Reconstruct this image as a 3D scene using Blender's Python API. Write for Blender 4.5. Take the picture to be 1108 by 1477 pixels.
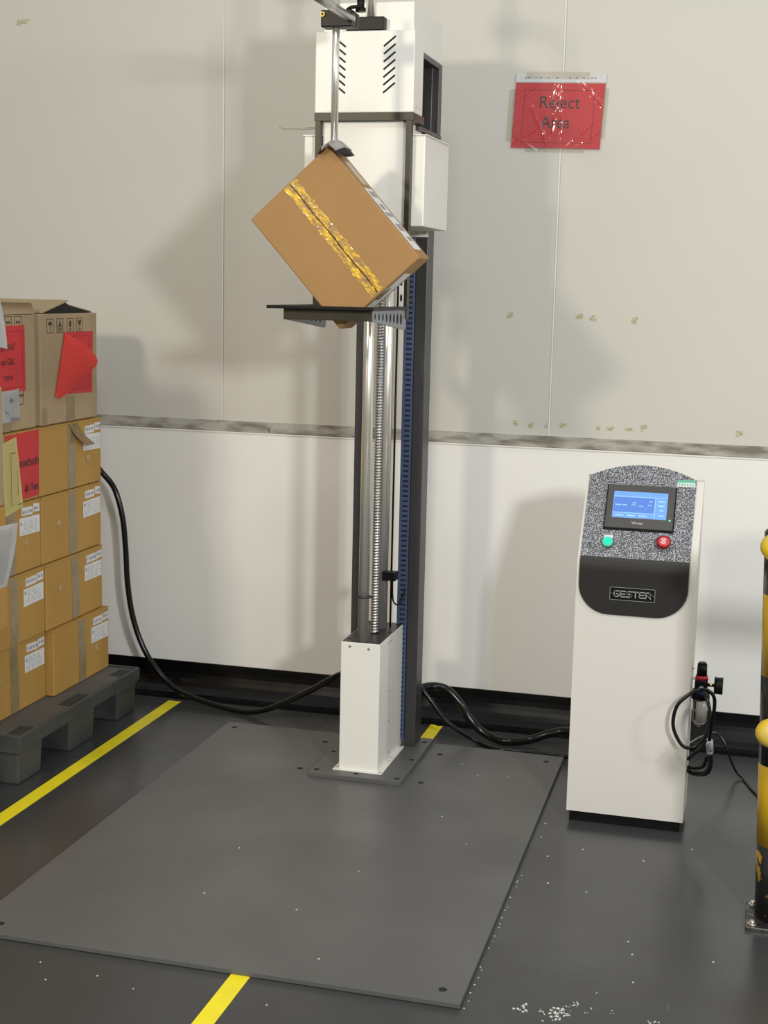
import bpy, bmesh, math, random
from mathutils import Vector, Matrix

for o in list(bpy.data.objects):
    bpy.data.objects.remove(o, do_unlink=True)
S = bpy.context.scene
COL = S.collection
PI = math.pi

# ------------------------------------------------------------------ camera
F_PX, CAM_D, CAM_H, YAW, PITCH, ROLL = 2059.84, 4.85417, 1.52, 0.259471, 0.156210, 0.0226714
cy_, sy_, cp_, sp_ = math.cos(YAW), math.sin(YAW), math.cos(PITCH), math.sin(PITCH)
fw = Vector((-sy_ * cp_, cy_ * cp_, -sp_))
rt = Vector((cy_, sy_, 0))
up = rt.cross(fw)
r2 = rt * math.cos(ROLL) + up * math.sin(ROLL)
u2 = up * math.cos(ROLL) - rt * math.sin(ROLL)
cd = bpy.data.cameras.new('camera')
cam = bpy.data.objects.new('camera', cd)
COL.objects.link(cam)
cd.sensor_fit = 'HORIZONTAL'
cd.sensor_width = 36.0
cd.lens = F_PX / 1108 * 36.0
cd.clip_start = 0.05
m3 = Matrix((r2, u2, -fw)).transposed()
cam.matrix_world = Matrix.Translation((0, -CAM_D, CAM_H)) @ m3.to_4x4()
S.camera = cam

# ------------------------------------------------------------------ world and lamps
S.view_settings.view_transform = 'Standard'
S.view_settings.look = 'None'
S.view_settings.gamma = 1.0
S.view_settings.use_curve_mapping = False
S.view_settings.exposure = 0.0
W = bpy.data.worlds.new('hall_air')
S.world = W
W.use_nodes = True
W.node_tree.nodes['Background'].inputs[0].default_value = (0.95, 1.0, 1.0, 1)
W.node_tree.nodes['Background'].inputs[1].default_value = 0.42


def area(name, loc, target, size, power, color, size_y=None):
    d = bpy.data.lights.new(name, 'AREA')
    d.energy = power
    d.color = color
    d.size = size
    if size_y:
        d.shape = 'RECTANGLE'
        d.size_y = size_y
    o = bpy.data.objects.new(name, d)
    COL.objects.link(o)
    o.location = loc
    o.rotation_euler = (Vector(target) - Vector(loc)).to_track_quat('-Z', 'Y').to_euler()
    return o


area('warm_hall_lamp', (-2.6, -5.2, 2.9), (-0.9, 0, 1.1), 0.35, 70, (1.0, 0.87, 0.66))
area('cool_hall_lamp', (1.35, -4.7, 2.1), (-0.9, 0, 0.9), 0.28, 96, (0.96, 0.98, 0.96))
area('overhead_hall_lamp', (-0.4, -4.2, 5.0), (-0.8, -0.3, 0.3), 1.0, 46, (1.0, 0.97, 0.92), 0.4)
area('side_hall_lamp', (3.0, -2.3, 2.3), (-0.5, -0.9, 0.5), 0.25, 30, (1.0, 0.97, 0.92))


# ------------------------------------------------------------------ materials
def srgb(r, g, b):
    f = lambda c: (c / 255 / 12.92) if c / 255 <= 0.04045 else ((c / 255 + 0.055) / 1.055) ** 2.4
    return (f(r), f(g), f(b))


def mat(name, col, rough=0.5, metal=0.0, col2=None, scale=8.0, lo=0.35, hi=0.65, bump=0.0, bscale=60.0,
        stretch=(1, 1, 1), spec=0.5, coat=0.0, emit=None, estr=0.0, rough2=None, detail=4.0):
    m = bpy.data.materials.new(name)
    m.use_nodes = True
    nt = m.node_tree
    b = nt.nodes['Principled BSDF']
    b.inputs['Base Color'].default_value = (*col, 1)
    b.inputs['Roughness'].default_value = rough
    b.inputs['Metallic'].default_value = metal
    b.inputs['Specular IOR Level'].default_value = spec
    b.inputs['Coat Weight'].default_value = coat
    b.inputs['Coat Roughness'].default_value = 0.08
    if emit:
        b.inputs['Emission Color'].default_value = (*emit, 1)
        b.inputs['Emission Strength'].default_value = estr
    tc = nt.nodes.new('ShaderNodeTexCoord')
    if col2 is not None or rough2 is not None:
        mp = nt.nodes.new('ShaderNodeMapping')
        mp.inputs['Scale'].default_value = stretch
        nz = nt.nodes.new('ShaderNodeTexNoise')
        nz.inputs['Scale'].default_value = scale
        nz.inputs['Detail'].default_value = detail
        mr = nt.nodes.new('ShaderNodeMapRange')
        mr.inputs['From Min'].default_value = lo
        mr.inputs['From Max'].default_value = hi
        nt.links.new(tc.outputs['Object'], mp.inputs[0])
        nt.links.new(mp.outputs[0], nz.inputs['Vector'])
        nt.links.new(nz.outputs[0], mr.inputs[0])
        if col2 is not None:
            mx = nt.nodes.new('ShaderNodeMix')
            mx.data_type = 'RGBA'
            mx.inputs['A'].default_value = (*col, 1)
            mx.inputs['B'].default_value = (*col2, 1)
            nt.links.new(mr.outputs[0], mx.inputs['Factor'])
            nt.links.new(mx.outputs['Result'], b.inputs['Base Color'])
        if rough2 is not None:
            m2 = nt.nodes.new('ShaderNodeMapRange')
            m2.inputs['To Min'].default_value = rough
            m2.inputs['To Max'].default_value = rough2
            nt.links.new(mr.outputs[0], m2.inputs[0])
            nt.links.new(m2.outputs[0], b.inputs['Roughness'])
    if bump:
        n2 = nt.nodes.new('ShaderNodeTexNoise')
        n2.inputs['Scale'].default_value = bscale
        n2.inputs['Detail'].default_value = 3
        bp = nt.nodes.new('ShaderNodeBump')
        bp.inputs['Strength'].default_value = bump
        bp.inputs['Distance'].default_value = 0.004
        nt.links.new(tc.outputs['Object'], n2.inputs['Vector'])
        nt.links.new(n2.outputs[0], bp.inputs['Height'])
        nt.links.new(bp.outputs[0], b.inputs['Normal'])
    return m


def film(name, tint=(1, 1, 1), gloss=0.12, rough=0.08):
    """clear plastic film: transparent with a surface sheen"""
    m = bpy.data.materials.new(name)
    m.use_nodes = True
    nt = m.node_tree
    nt.nodes.remove(nt.nodes['Principled BSDF'])
    out = nt.nodes['Material Output']
    t = nt.nodes.new('ShaderNodeBsdfTransparent')
    t.inputs[0].default_value = (*tint, 1)
    g = nt.nodes.new('ShaderNodeBsdfGlossy')
    g.inputs['Roughness'].default_value = rough
    mx = nt.nodes.new('ShaderNodeMixShader')
    mx.inputs[0].default_value = gloss
    nt.links.new(t.outputs[0], mx.inputs[1])
    nt.links.new(g.outputs[0], mx.inputs[2])
    nt.links.new(mx.outputs[0], out.inputs[0])
    return m


M = {}
M['wall'] = mat('painted_panel', (0.60, 0.58, 0.525), 0.55, col2=(0.575, 0.555, 0.505), scale=1.2, bump=0.03, bscale=90)
M['wall_low'] = mat('painted_plinth_wall', (0.86, 0.845, 0.81), 0.45, col2=(0.82, 0.805, 0.77), scale=2.5,
                    stretch=(1, 1, 0.5), bump=0.05, bscale=25)
M['joint'] = mat('grubby_joint', (0.42, 0.40, 0.35), 0.8, col2=(0.20, 0.18, 0.145), scale=9, lo=0.42, hi=0.62,
                 stretch=(1, 1, 4), bump=0.4, bscale=60, detail=8)
M['seam'] = mat('sealant', (0.80, 0.78, 0.74), 0.5)
M['seam_dark'] = mat('sealant_gap', (0.40, 0.38, 0.35), 0.7)
M['cove'] = mat('black_epoxy', (0.004, 0.004, 0.0045), 0.16, rough2=0.34, scale=4, spec=0.32)
M['floor'] = mat('grey_epoxy', (0.050, 0.052, 0.055), 0.20, col2=(0.040, 0.0405, 0.042), scale=1.8, rough2=0.34,
                 bump=0.015, bscale=14, detail=7)
M['plate'] = mat('grey_powder_coat', (0.105, 0.105, 0.104), 0.36, col2=(0.093, 0.093, 0.092), scale=3, rough2=0.44,
                 bump=0.02, bscale=250)
M['plate_edge'] = mat('plate_edge_coat', (0.06, 0.058, 0.055), 0.45)
M['hole'] = mat('bolt_hole_black', (0.008, 0.008, 0.008), 0.8)
M['yellow'] = mat('yellow_floor_tape', (0.90, 0.77, 0.015), 0.38, col2=(0.82, 0.70, 0.015), scale=14, bump=0.05)
M['white'] = mat('white_sheet_metal', (0.78, 0.765, 0.72), 0.38, bump=0.02, bscale=320)
M['cab'] = mat('warm_white_sheet_metal', (0.67, 0.645, 0.605), 0.42, bump=0.02, bscale=320)
M['dgrey'] = mat('dark_grey_coat', (0.040, 0.039, 0.038), 0.36, bump=0.03, bscale=220)
M['grey_reflect'] = mat('grey_coat_yellow_reflection', (0.036, 0.028, 0.014), 0.36, col2=(0.026, 0.021, 0.013), spec=0.35, scale=14)  # grey metal tinted olive: yellow reflected light painted into the colour
M['mgrey'] = mat('grey_bracket_coat', (0.24, 0.25, 0.28), 0.40)
M['black'] = mat('black_satin', (0.005, 0.005, 0.005), 0.40, spec=0.22)
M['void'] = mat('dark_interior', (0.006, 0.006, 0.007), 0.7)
M['chrome'] = mat('chrome', (0.84, 0.81, 0.75), 0.28, 0.78)
M['steel'] = mat('machined_steel', (0.56, 0.56, 0.57), 0.32, 1.0, col2=(0.46, 0.46, 0.47), scale=20)
M['screw'] = mat('ground_screw_steel', (0.66, 0.63, 0.58), 0.34, 1.0)
M['duct'] = mat('blue_grey_duct', (0.060, 0.085, 0.17), 0.42)
M['rubber'] = mat('black_rubber', (0.006, 0.006, 0.006), 0.20, spec=0.35)
M['carton'] = mat('brown_cardboard', (0.46, 0.265, 0.062), 0.72, col2=(0.42, 0.235, 0.054), scale=5, bump=0.06, bscale=40,
                  stretch=(1, 1, 0.3))
M['carton_grey'] = mat('greyed_cardboard', (0.40, 0.30, 0.18), 0.75, col2=(0.36, 0.265, 0.155), scale=4, bump=0.06, bscale=40)
M['carton_drop'] = mat('tan_cardboard', (0.36, 0.198, 0.070), 0.68, col2=(0.335, 0.182, 0.063), scale=4, bump=0.05, bscale=50)
M['carton_in'] = mat('cardboard_inside', (0.16, 0.10, 0.05), 0.85)
M['tape'] = mat('packing_tape', (0.30, 0.225, 0.12), 0.22, col2=(0.25, 0.18, 0.09), scale=16, bump=0.15, bscale=40)
M['torn'] = mat('torn_tape_patch', (0.50, 0.38, 0.20), 0.30, col2=(0.38, 0.26, 0.11), scale=30, bump=0.2, bscale=80)
M['paper'] = mat('label_paper', (0.74, 0.74, 0.74), 0.6, col2=(0.66, 0.66, 0.67), scale=20)
M['ink'] = mat('printing_ink', (0.03, 0.028, 0.028), 0.6)
M['greyink'] = mat('faint_printing_ink', (0.30, 0.30, 0.32), 0.6)
M['redpaper'] = mat('red_paper', (0.58, 0.030, 0.036), 0.6, col2=(0.53, 0.026, 0.032), scale=6)
M['redpaper_lit'] = mat('lit_red_paper', (0.95, 0.105, 0.085), 0.55)  # same red paper, colour raised to paint the light on the curl
M['redink'] = mat('ink_on_red', (0.16, 0.008, 0.008), 0.6)
M['yelpaper'] = mat('yellow_paper', (0.88, 0.82, 0.34), 0.6)
M['pallet'] = mat('grey_plastic', (0.044, 0.047, 0.048), 0.50, col2=(0.080, 0.080, 0.078), scale=5, lo=0.45, hi=0.75, detail=8)
M['pallet_deck'] = mat('scuffed_grey_deck', (0.105, 0.107, 0.105), 0.55, col2=(0.075, 0.077, 0.076), scale=6, detail=8)
M['pallet_dark'] = mat('grey_plastic_pad', (0.030, 0.031, 0.032), 0.7)
M['panel_glints'] = mat('textured_panel_glints', (0.060, 0.062, 0.070), 0.32, col2=(0.52, 0.54, 0.60), scale=330, lo=0.47, hi=0.66,
                 bump=0.5, bscale=330, detail=1)  # pale specks paint the highlights of a black textured panel
M['panel'] = mat('smooth_grey_panel', (0.024, 0.0225, 0.021), 0.40, spec=0.3)
M['bezel'] = mat('screen_bezel', (0.055, 0.052, 0.050), 0.35)
M['lcd'] = mat('lit_screen', (0.05, 0.1, 0.3), 0.2, emit=(0.22, 0.48, 0.88), estr=0.72)
M['lcd_dark'] = mat('lit_screen_blue', (0.05, 0.1, 0.3), 0.2, emit=(0.10, 0.23, 0.66), estr=0.72)
M['lcd_light'] = mat('lit_screen_pale', (0.1, 0.2, 0.3), 0.2, emit=(0.45, 0.82, 1.0), estr=0.75)
M['green_on'] = mat('lit_green_lens', (0.0, 0.45, 0.26), 0.2, emit=(0.0, 0.75, 0.42), estr=0.75)
M['green_rim'] = mat('pale_green_ring', (0.10, 0.55, 0.40), 0.3)
M['led'] = mat('green_led', (0.1, 0.9, 0.4), 0.3, emit=(0.1, 1.0, 0.35), estr=1.6)
M['stopred'] = mat('stop_red', (0.55, 0.03, 0.035), 0.35)
M['silver'] = mat('silver_lettering', (0.55, 0.55, 0.56), 0.3, 0.6)
M['greensticker'] = mat('green_sticker', (0.10, 0.46, 0.30), 0.5)
M['brass'] = mat('brass', (0.70, 0.50, 0.16), 0.25, 1.0)
M['ybrass'] = mat('yellow_cap', (0.85, 0.62, 0.03), 0.35)
M['bluefit'] = mat('blue_fitting', (0.02, 0.06, 0.45), 0.3)
M['redring'] = mat('red_ring', (0.50, 0.015, 0.04), 0.35)
M['bowl'] = mat('clear_grey_bowl', (0.44, 0.43, 0.38), 0.25)
M['clearfit'] = mat('frosted_fitting', (0.55, 0.57, 0.58), 0.25)
M['chip'] = mat('paint_chips', (0.62, 0.62, 0.59), 0.7)
M['resid'] = mat('yellowed_adhesive', (0.52, 0.47, 0.32), 0.6, col2=(0.36, 0.30, 0.17), scale=160, lo=0.42, hi=0.62)
M['wallmark'] = mat('scuff_mark', (0.42, 0.38, 0.29), 0.8)
M['sleeve'] = film('clear_plastic_sleeve', (0.97, 0.97, 0.97), 0.075, 0.13)
M['cleartape'] = film('clear_tape', (0.96, 0.95, 0.92), 0.06, 0.2)
M['worn_steel'] = mat('worn_dark_steel', (0.20, 0.195, 0.19), 0.38, 0.9, col2=(0.05, 0.05, 0.05), scale=30, lo=0.4, hi=0.6)
M['ypost'] = mat('chipped_yellow_paint', (0.52, 0.32, 0.008), 0.35, col2=(0.45, 0.27, 0.008), scale=5)
M['bpost'] = mat('black_paint', (0.010, 0.010, 0.010), 0.25)
M['bpost_worn'] = mat('worn_black_paint', (0.010, 0.010, 0.010), 0.3, col2=(0.30, 0.17, 0.01), scale=24, lo=0.60, hi=0.63, detail=7)
M['yrail'] = mat('worn_yellow_rail', (0.76, 0.50, 0.015), 0.3, col2=(0.62, 0.50, 0.22), scale=22, lo=0.5, hi=0.7, detail=6)


def painted_glare_tape():
    """wrinkled parcel tape: yellow reflection painted in patches over cardboard brown"""
    m = bpy.data.materials.new('wrinkled_tape_painted_glare')
    m.use_nodes = True
    nt = m.node_tree
    b = nt.nodes['Principled BSDF']
    tc = nt.nodes.new('ShaderNodeTexCoord')
    mp = nt.nodes.new('ShaderNodeMapping')
    mp.inputs['Scale'].default_value = (0.55, 1, 1.3)
    nz = nt.nodes.new('ShaderNodeTexNoise')
    nz.inputs['Scale'].default_value = 55
    nz.inputs['Detail'].default_value = 7
    nz.inputs['Roughness'].default_value = 0.7
    cr = nt.nodes.new('ShaderNodeValToRGB')
    cr.color_ramp.elements[0].position = 0.44
    cr.color_ramp.elements[0].color = (0.33, 0.195, 0.075, 1)
    cr.color_ramp.elements[1].position = 0.62
    cr.color_ramp.elements[1].color = (0.90, 0.56, 0.02, 1)  # bright stop paints the yellow glare on the brown tape
    e = cr.color_ramp.elements.new(0.52)
    e.color = (0.58, 0.33, 0.03, 1)
    bp = nt.nodes.new('ShaderNodeBump')
    bp.inputs['Strength'].default_value = 0.45
    bp.inputs['Distance'].default_value = 0.003
    nt.links.new(tc.outputs['Object'], mp.inputs[0])
    nt.links.new(mp.outputs[0], nz.inputs['Vector'])
    nt.links.new(nz.outputs[0], cr.inputs[0])
    nt.links.new(cr.outputs[0], b.inputs['Base Color'])
    nt.links.new(nz.outputs[0], bp.inputs['Height'])
    nt.links.new(bp.outputs[0], b.inputs['Normal'])
    b.inputs['Roughness'].default_value = 0.30
    b.inputs['Metallic'].default_value = 0.0
    b.inputs['Coat Weight'].default_value = 0.15
    return m


M['tape_glare'] = painted_glare_tape()


# ------------------------------------------------------------------ mesh helpers
class MB:
    def __init__(self):
        self.bm = bmesh.new()

    def _tag(self, faces, mi, smooth=False):
        for f in faces:
            f.material_index = mi
            f.smooth = smooth

    def box(self, x0, x1, y0, y1, z0, z1, bev=0.0, mi=0, T=None, seg=2):
        bm = self.bm
        vs = [bm.verts.new(Vector(p)) for p in ((x0, y0, z0), (x1, y0, z0), (x1, y1, z0), (x0, y1, z0),
                                                (x0, y0, z1), (x1, y0, z1), (x1, y1, z1), (x0, y1, z1))]
        fs = [bm.faces.new([vs[i] for i in q]) for q in ((3, 2, 1, 0), (4, 5, 6, 7), (0, 1, 5, 4), (1, 2, 6, 5),
                                                         (2, 3, 7, 6), (3, 0, 4, 7))]
        self._tag(fs, mi)
        if bev:
            es = set(e for f in fs for e in f.edges)
            r = bmesh.ops.bevel(bm, geom=list(es), offset=bev, segments=seg, affect='EDGES', profile=0.5)
            self._tag(r['faces'], mi)
            vs = list(set(v for f in r['faces'] for v in f.verts) | set(v for v in vs if v.is_valid))
        if T is not None:
            bmesh.ops.transform(bm, matrix=T, verts=[v for v in vs if v.is_valid])
        return self

    def cyl(self, p0, p1, r, r1=None, seg=24, mi=0, cap=True):
        bm = self.bm
        p0, p1 = Vector(p0), Vector(p1)
        r1 = r if r1 is None else r1
        d = (p1 - p0).normalized()
        a = d.orthogonal().normalized()
        b = d.cross(a)
        A, B = [], []
        for i in range(seg):
            t = 2 * PI * i / seg
            v = a * math.cos(t) + b * math.sin(t)
            A.append(bm.verts.new(p0 + v * r))
            B.append(bm.verts.new(p1 + v * r1))
        for i in range(seg):
            j = (i + 1) % seg
            self._tag([bm.faces.new((A[i], A[j], B[j], B[i]))], mi, True)
        if cap:
            self._tag([bm.faces.new(A[::-1]), bm.faces.new(B)], mi)
        return self

    def tube(self, pts, r, seg=12, sub=6, mi=0):
        P = [Vector(p) for p in pts]
        path = []
        n = len(P)
        for i in range(n - 1):
            p0, p1, p2, p3 = P[max(i - 1, 0)], P[i], P[i + 1], P[min(i + 2, n - 1)]
            for k in range(sub):
                t = k / sub
                path.append(0.5 * ((2 * p1) + (p2 - p0) * t + (2 * p0 - 5 * p1 + 4 * p2 - p3) * t * t
                                   + (3 * p1 - p0 - 3 * p2 + p3) * t ** 3))
        path.append(P[-1])
        bm = self.bm
        rings = []
        a = None
        for i, p in enumerate(path):
            d = (path[min(i + 1, len(path) - 1)] - path[max(i - 1, 0)]).normalized()
            if a is None:
                a = d.orthogonal().normalized()
            else:
                a = (a - d * a.dot(d)).normalized()
            b = d.cross(a)
            rings.append([bm.verts.new(p + (a * math.cos(2 * PI * k / seg) + b * math.sin(2 * PI * k / seg)) * r)
                          for k in range(seg)])
        for A, B in zip(rings, rings[1:]):
            for k in range(seg):
                j = (k + 1) % seg
                self._tag([bm.faces.new((A[k], A[j], B[j], B[k]))], mi, True)
        self._tag([bm.faces.new(rings[0][::-1]), bm.faces.new(rings[-1])], mi)
        return self

    def prism(self, pts, vec, mi=0, mi_side=None, smooth_side=False):
        """flat polygon (3-D points) pushed along vec"""
        bm = self.bm
        vec = Vector(vec)
        A = [bm.verts.new(Vector(p)) for p in pts]
        B = [bm.verts.new(Vector(p) + vec) for p in pts]
        self._tag([bm.faces.new(A[::-1]), bm.faces.new(B)], mi)
        n = len(A)
        for i in range(n):
            j = (i + 1) % n
            self._tag([bm.faces.new((A[i], A[j], B[j], B[i]))], mi if mi_side is None else mi_side, smooth_side)
        return self

    def grid(self, fn, nu, nv, mi=0, smooth=True):
        bm = self.bm
        V = [[bm.verts.new(Vector(fn(i / nu, j / nv))) for j in range(nv + 1)] for i in range(nu + 1)]
        for i in range(nu):
            for j in range(nv):
                try:
                    self._tag([bm.faces.new((V[i][j], V[i + 1][j], V[i + 1][j + 1], V[i][j + 1]))], mi, smooth)
                except ValueError:
                    pass
        return self

    def sphere(self, c, r, sc=(1, 1, 1), mi=0, useg=16):
        T = Matrix.Translation(c) @ Matrix.Diagonal((sc[0], sc[1], sc[2], 1))
        r_ = bmesh.ops.create_uvsphere(self.bm, u_segments=useg, v_segments=useg // 2 + 2, radius=r, matrix=T)
        self._tag(set(f for v in r_['verts'] for f in v.link_faces), mi, True)
        return self

    def xf(self, T):
        bmesh.ops.transform(self.bm, matrix=T, verts=self.bm.verts[:])
        return self

    def solid(self, th):
        bmesh.ops.solidify(self.bm, geom=self.bm.faces[:], thickness=th)
        return self


ORIG = {}


def build(name, mb, mats, parent=None, local=False):
    """link the mesh; vertices are world coordinates unless local (parent space)"""
    me = bpy.data.meshes.new(name)
    bm = mb.bm
    if parent is not None and not local:
        bmesh.ops.translate(bm, verts=bm.verts[:], vec=-ORIG.get(parent.name, Vector()))
    bmesh.ops.recalc_face_normals(bm, faces=bm.faces[:]) if bm.faces else None
    bm.to_mesh(me)
    bm.free()
    for m in (mats if isinstance(mats, (list, tuple)) else [mats]):
        me.materials.append(M[m] if isinstance(m, str) else m)
    o = bpy.data.objects.new(name, me)
    COL.objects.link(o)
    if parent is not None:
        o.parent = parent
        ORIG[o.name] = ORIG.get(parent.name, Vector())
    return o


def tag(o, label, cat, group=None):
    o['label'] = label
    o['category'] = cat
    if group:
        o['group'] = group
    return o


def thing(name, label, cat, loc, group=None, rot=(0, 0, 0)):
    o = bpy.data.objects.new(name, None)
    o.empty_display_size = 0.05
    COL.objects.link(o)
    o.location = loc
    o.rotation_euler = rot
    ORIG[o.name] = Vector(loc)
    return tag(o, label, cat, group)


def single(name, mb, mats, label, cat, origin=(0, 0, 0), group=None):
    """a thing that is one mesh, with its origin on the thing"""
    bmesh.ops.translate(mb.bm, verts=mb.bm.verts[:], vec=-Vector(origin))
    o = build(name, mb, mats)
    o.location = origin
    return tag(o, label, cat, group)


def struct(name, mb, mats, label=None):
    o = build(name, mb, mats)
    o['kind'] = 'structure'
    if label:
        o['label'] = label
    return o


def frame(o, x, y, z):
    """matrix from an origin and axes"""
    T = Matrix((Vector(x).normalized(), Vector(y).normalized(), Vector(z).normalized())).transposed().to_4x4()
    T.translation = Vector(o)
    return T


def text(name, body, size, material, parent, T, align='CENTER', bold=0.0, sx=1.0, depth=0.0003, local=False):
    cu = bpy.data.curves.new(name, 'FONT')
    cu.body = body
    cu.size = size
    cu.align_x = align
    cu.align_y = 'CENTER'
    cu.extrude = depth
    cu.offset = bold
    cu.resolution_u = 3
    tmp = bpy.data.objects.new('lettering_curve', cu)
    COL.objects.link(tmp)
    bpy.context.view_layer.update()
    me = bpy.data.meshes.new_from_object(tmp.evaluated_get(bpy.context.evaluated_depsgraph_get()))
    bpy.data.objects.remove(tmp, do_unlink=True)
    bpy.data.curves.remove(cu)
    mb = MB()
    mb.bm.from_mesh(me)
    bpy.data.meshes.remove(me)
    mb.xf(T @ Matrix.Diagonal((sx, 1, 1, 1)))
    return build(name, mb, material, parent, local)


def arc(cx, cz, r, a0, a1, n):
    return [(cx + r * math.cos(a0 + (a1 - a0) * i / n), cz + r * math.sin(a0 + (a1 - a0) * i / n)) for i in range(n + 1)]


rnd = random.Random(7)

# ------------------------------------------------------------------ setting
XL, XR = -7.0, 5.0
struct('floor', MB().box(XL, XR, -9, 0.3, -0.1, 0), 'floor', 'dark grey glossy epoxy floor')
struct('wall_back', MB().box(XL, XR, 0.006, 0.25, 1.008, 5.5, mi=0).box(XL, XR, 0.0, 0.25, 0, 0.988, mi=1)
       .box(XL, XR, 0.012, 0.25, 0.988, 1.008), ['wall', 'wall_low'], 'off-white panelled wall behind the machine')
struct('trim_1', MB().box(XL, -1.728, 0.002, 0.02, 0.989, 1.028, 0.002).box(-1.724, XR, 0.002, 0.02, 0.989, 1.028, 0.002),
       'joint', 'grubby grey horizontal joint across the wall')
struct('trim_2', MB().box(XL, XR, -0.004, 0.01, 0.983, 0.9885, 0.001), 'seam', 'pale lip under the grey wall joint')
struct('trim_3', MB().box(-1.9085, -1.9055, 0.0035, 0.01, 1.028, 5.5).box(-1.9055, -1.9035, 0.005, 0.01, 1.028, 5.5, mi=1),
       ['seam', 'seam_dark'], 'vertical panel seam left of the machine')
struct('trim_4', MB().box(-0.7135, -0.7095, 0.0035, 0.01, 1.028, 5.5).box(-0.7095, -0.7075, 0.005, 0.01, 1.028, 5.5, mi=1),
       ['seam', 'seam_dark'], 'vertical panel seam behind the red sign')
# coved black skirting
prof = [(0.01, 0.114), (-0.006, 0.114), (-0.006, 0.085)] + \
       [(-0.091 + 0.085 * math.cos(-a), 0.085 - 0.085 * math.sin(a)) for a in [PI / 2 * i / 8 for i in range(1, 9)]] + \
       [(-0.115, 0.0005), (-0.115, -0.01), (0.01, -0.01)]
mb = MB()
mb.prism([(XL, y, z) for y, z in prof], (XR - XL, 0, 0))
for f in mb.bm.faces:
    if len(f.verts) == 4:
        f.smooth = False
struct('baseboard_back', mb, 'cove', 'glossy black coved skirting along the wall')

# ------------------------------------------------------------------ floor tape and plate
single('floor_tape', MB().box(-2.053, -2.005, -4.2, -0.145, 0, 0.0012), 'yellow',
       'long yellow floor tape line beside the grey pallet', 'floor tape', (-2.03, -2.1, 0), 'yellow floor tape lines')
single('floor_tape', MB().prism([(-1.073, -4.2, 0), (-1.028, -4.2, 0), (-1.026, -0.118, 0), (-1.045, -0.124, 0),
                                 (-1.052, -0.114, 0), (-1.07, -0.112, 0)], (0, 0, 0.0012)), 'yellow',
       'yellow floor tape line running under the large grey steel plate', 'floor tape', (-1.05, -2.1, 0), 'yellow floor tape lines')

pl = thing('impact_plate', 'large flat grey steel plate on the floor in front of the drop tester', 'steel plate', (-1.15, -1.2, 0))
mb = MB().box(-1.738, -0.560, -2.055, -0.350, 0.0013, 0.013, 0.0012)
for v in mb.bm.verts:
    if v.co.x > -0.7 and v.co.y < -1.5:
        v.co.x += 0.009
    if v.co.x > -0.7 and v.co.y > -1.5:
        v.co.x -= 0.007
build('plate', mb, 'plate', pl)
for (x, y) in [(-1.696, -.405), (-1.353, -.455), (-1.349, -.734), (-.959, -.458), (-.955, -.741), (-.615, -.417), (-.600, -2.004), (-1.671, -2.006)]:
    build('bolt_hole', MB().cyl((x, y, 0.008), (x, y, 0.0134), 0.0095), 'hole', pl)

# ------------------------------------------------------------------ drop tester
CX = -1.16
dt = thing('drop_tester', 'tall white and dark grey carton drop tester standing on the steel plate', 'drop test machine', (CX, -0.6, 0.013))
o = build('base_plate', MB().box(-1.302, -1.006, -0.795, -0.350, 0.013, 0.028, 0.0012), 'plate', dt)
for (x, y) in [(-1.284, -.767), (-1.155, -.767), (-1.024, -.770), (-1.024, -.584), (-1.026, -.396), (-1.284, -.584)]:
    build('bolt_hole', MB().cyl((x, y, 0.02), (x, y, 0.0284), 0.0085), 'hole', o)
# lower white housing
lc = build('lower_cover', MB().box(-1.219, -1.094, -0.742, -0.445, 0.0295, 0.438, 0.0015)
           .box(-1.236, -1.078, -0.754, -0.466, 0.028, 0.031, 0.0006), 'white', dt)
build('cover_top', MB().box(-1.2165, -1.0965, -0.7395, -0.4475, 0.4375, 0.4388), 'dgrey', lc)
build('panel_seam', MB().box(-1.0942, -1.0936, -0.6275, -0.6260, 0.032, 0.437), 'greyink', lc)
for p, q in [((-1.190, -.741, .425), (-1.190, -.7445, .425)), ((-1.130, -.741, .421), (-1.130, -.7445, .421)),
             ((-1.095, -.640, .424), (-1.091, -.640, .424)), ((-1.095, -.612, .424), (-1.091, -.612, .424)),
             ((-1.095, -.620, .265), (-1.091, -.620, .265)), ((-1.095, -.620, .165), (-1.091, -.620, .165)),
             ((-1.095, -.620, .060), (-1.091, -.620, .060))]:
    build('screw', MB().cyl(p, q, 0.0048, 0.0036, 12), 'screw', lc)
for (x, y) in [(-1.227, -.735), (-1.085, -.745), (-1.087, -.629), (-1.087, -.596), (-1.087, -.480)]:
    build('screw', MB().cyl((x, y, .0305), (x, y, .0335), 0.0045, 0.0036, 12), 'screw', lc)
for (x, y) in [(-1.205, -.70), (-1.108, -.70), (-1.205, -.58), (-1.108, -.58), (-1.108, -.47), (-1.205, -.47)]:
    build('bolt_hole', MB().cyl((x, y, .438), (x, y, .4392), 0.007, seg=14), 'hole', lc)
# uprights
post = build('column', MB().box(-1.083, -1.046, -0.452, -0.372, 0.028, 2.19, 0.002), 'dgrey', dt)
build('screw_plate', MB().box(-1.118, -1.046, -0.4555, -0.4515, 1.676, 1.70, 0.0008), 'white', post)
for x in (-1.106, -1.083, -1.058):
    build('screw', MB().cyl((x, -.4555, 1.688), (x, -.4585, 1.688), 0.0045, 0.0038, 12), 'screw', post)
build('column', MB().box(-1.273, -1.240, -0.452, -0.372, 0.028, 2.19, 0.002), 'dgrey', dt)
du = build('cable_duct', MB().box(-1.116, -1.0835, -0.460, -0.390, 0.05, 1.676, 0.001), 'duct', dt)
ns = 99
mb = MB()
for i in range(ns):
    z = 0.065 + i * (1.60 / ns)
    sl = MB().box(-1.106, -1.0885, -0.4606, -0.459, z, z + 0.006)
    build('duct_slot', sl, 'hole', du)
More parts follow.
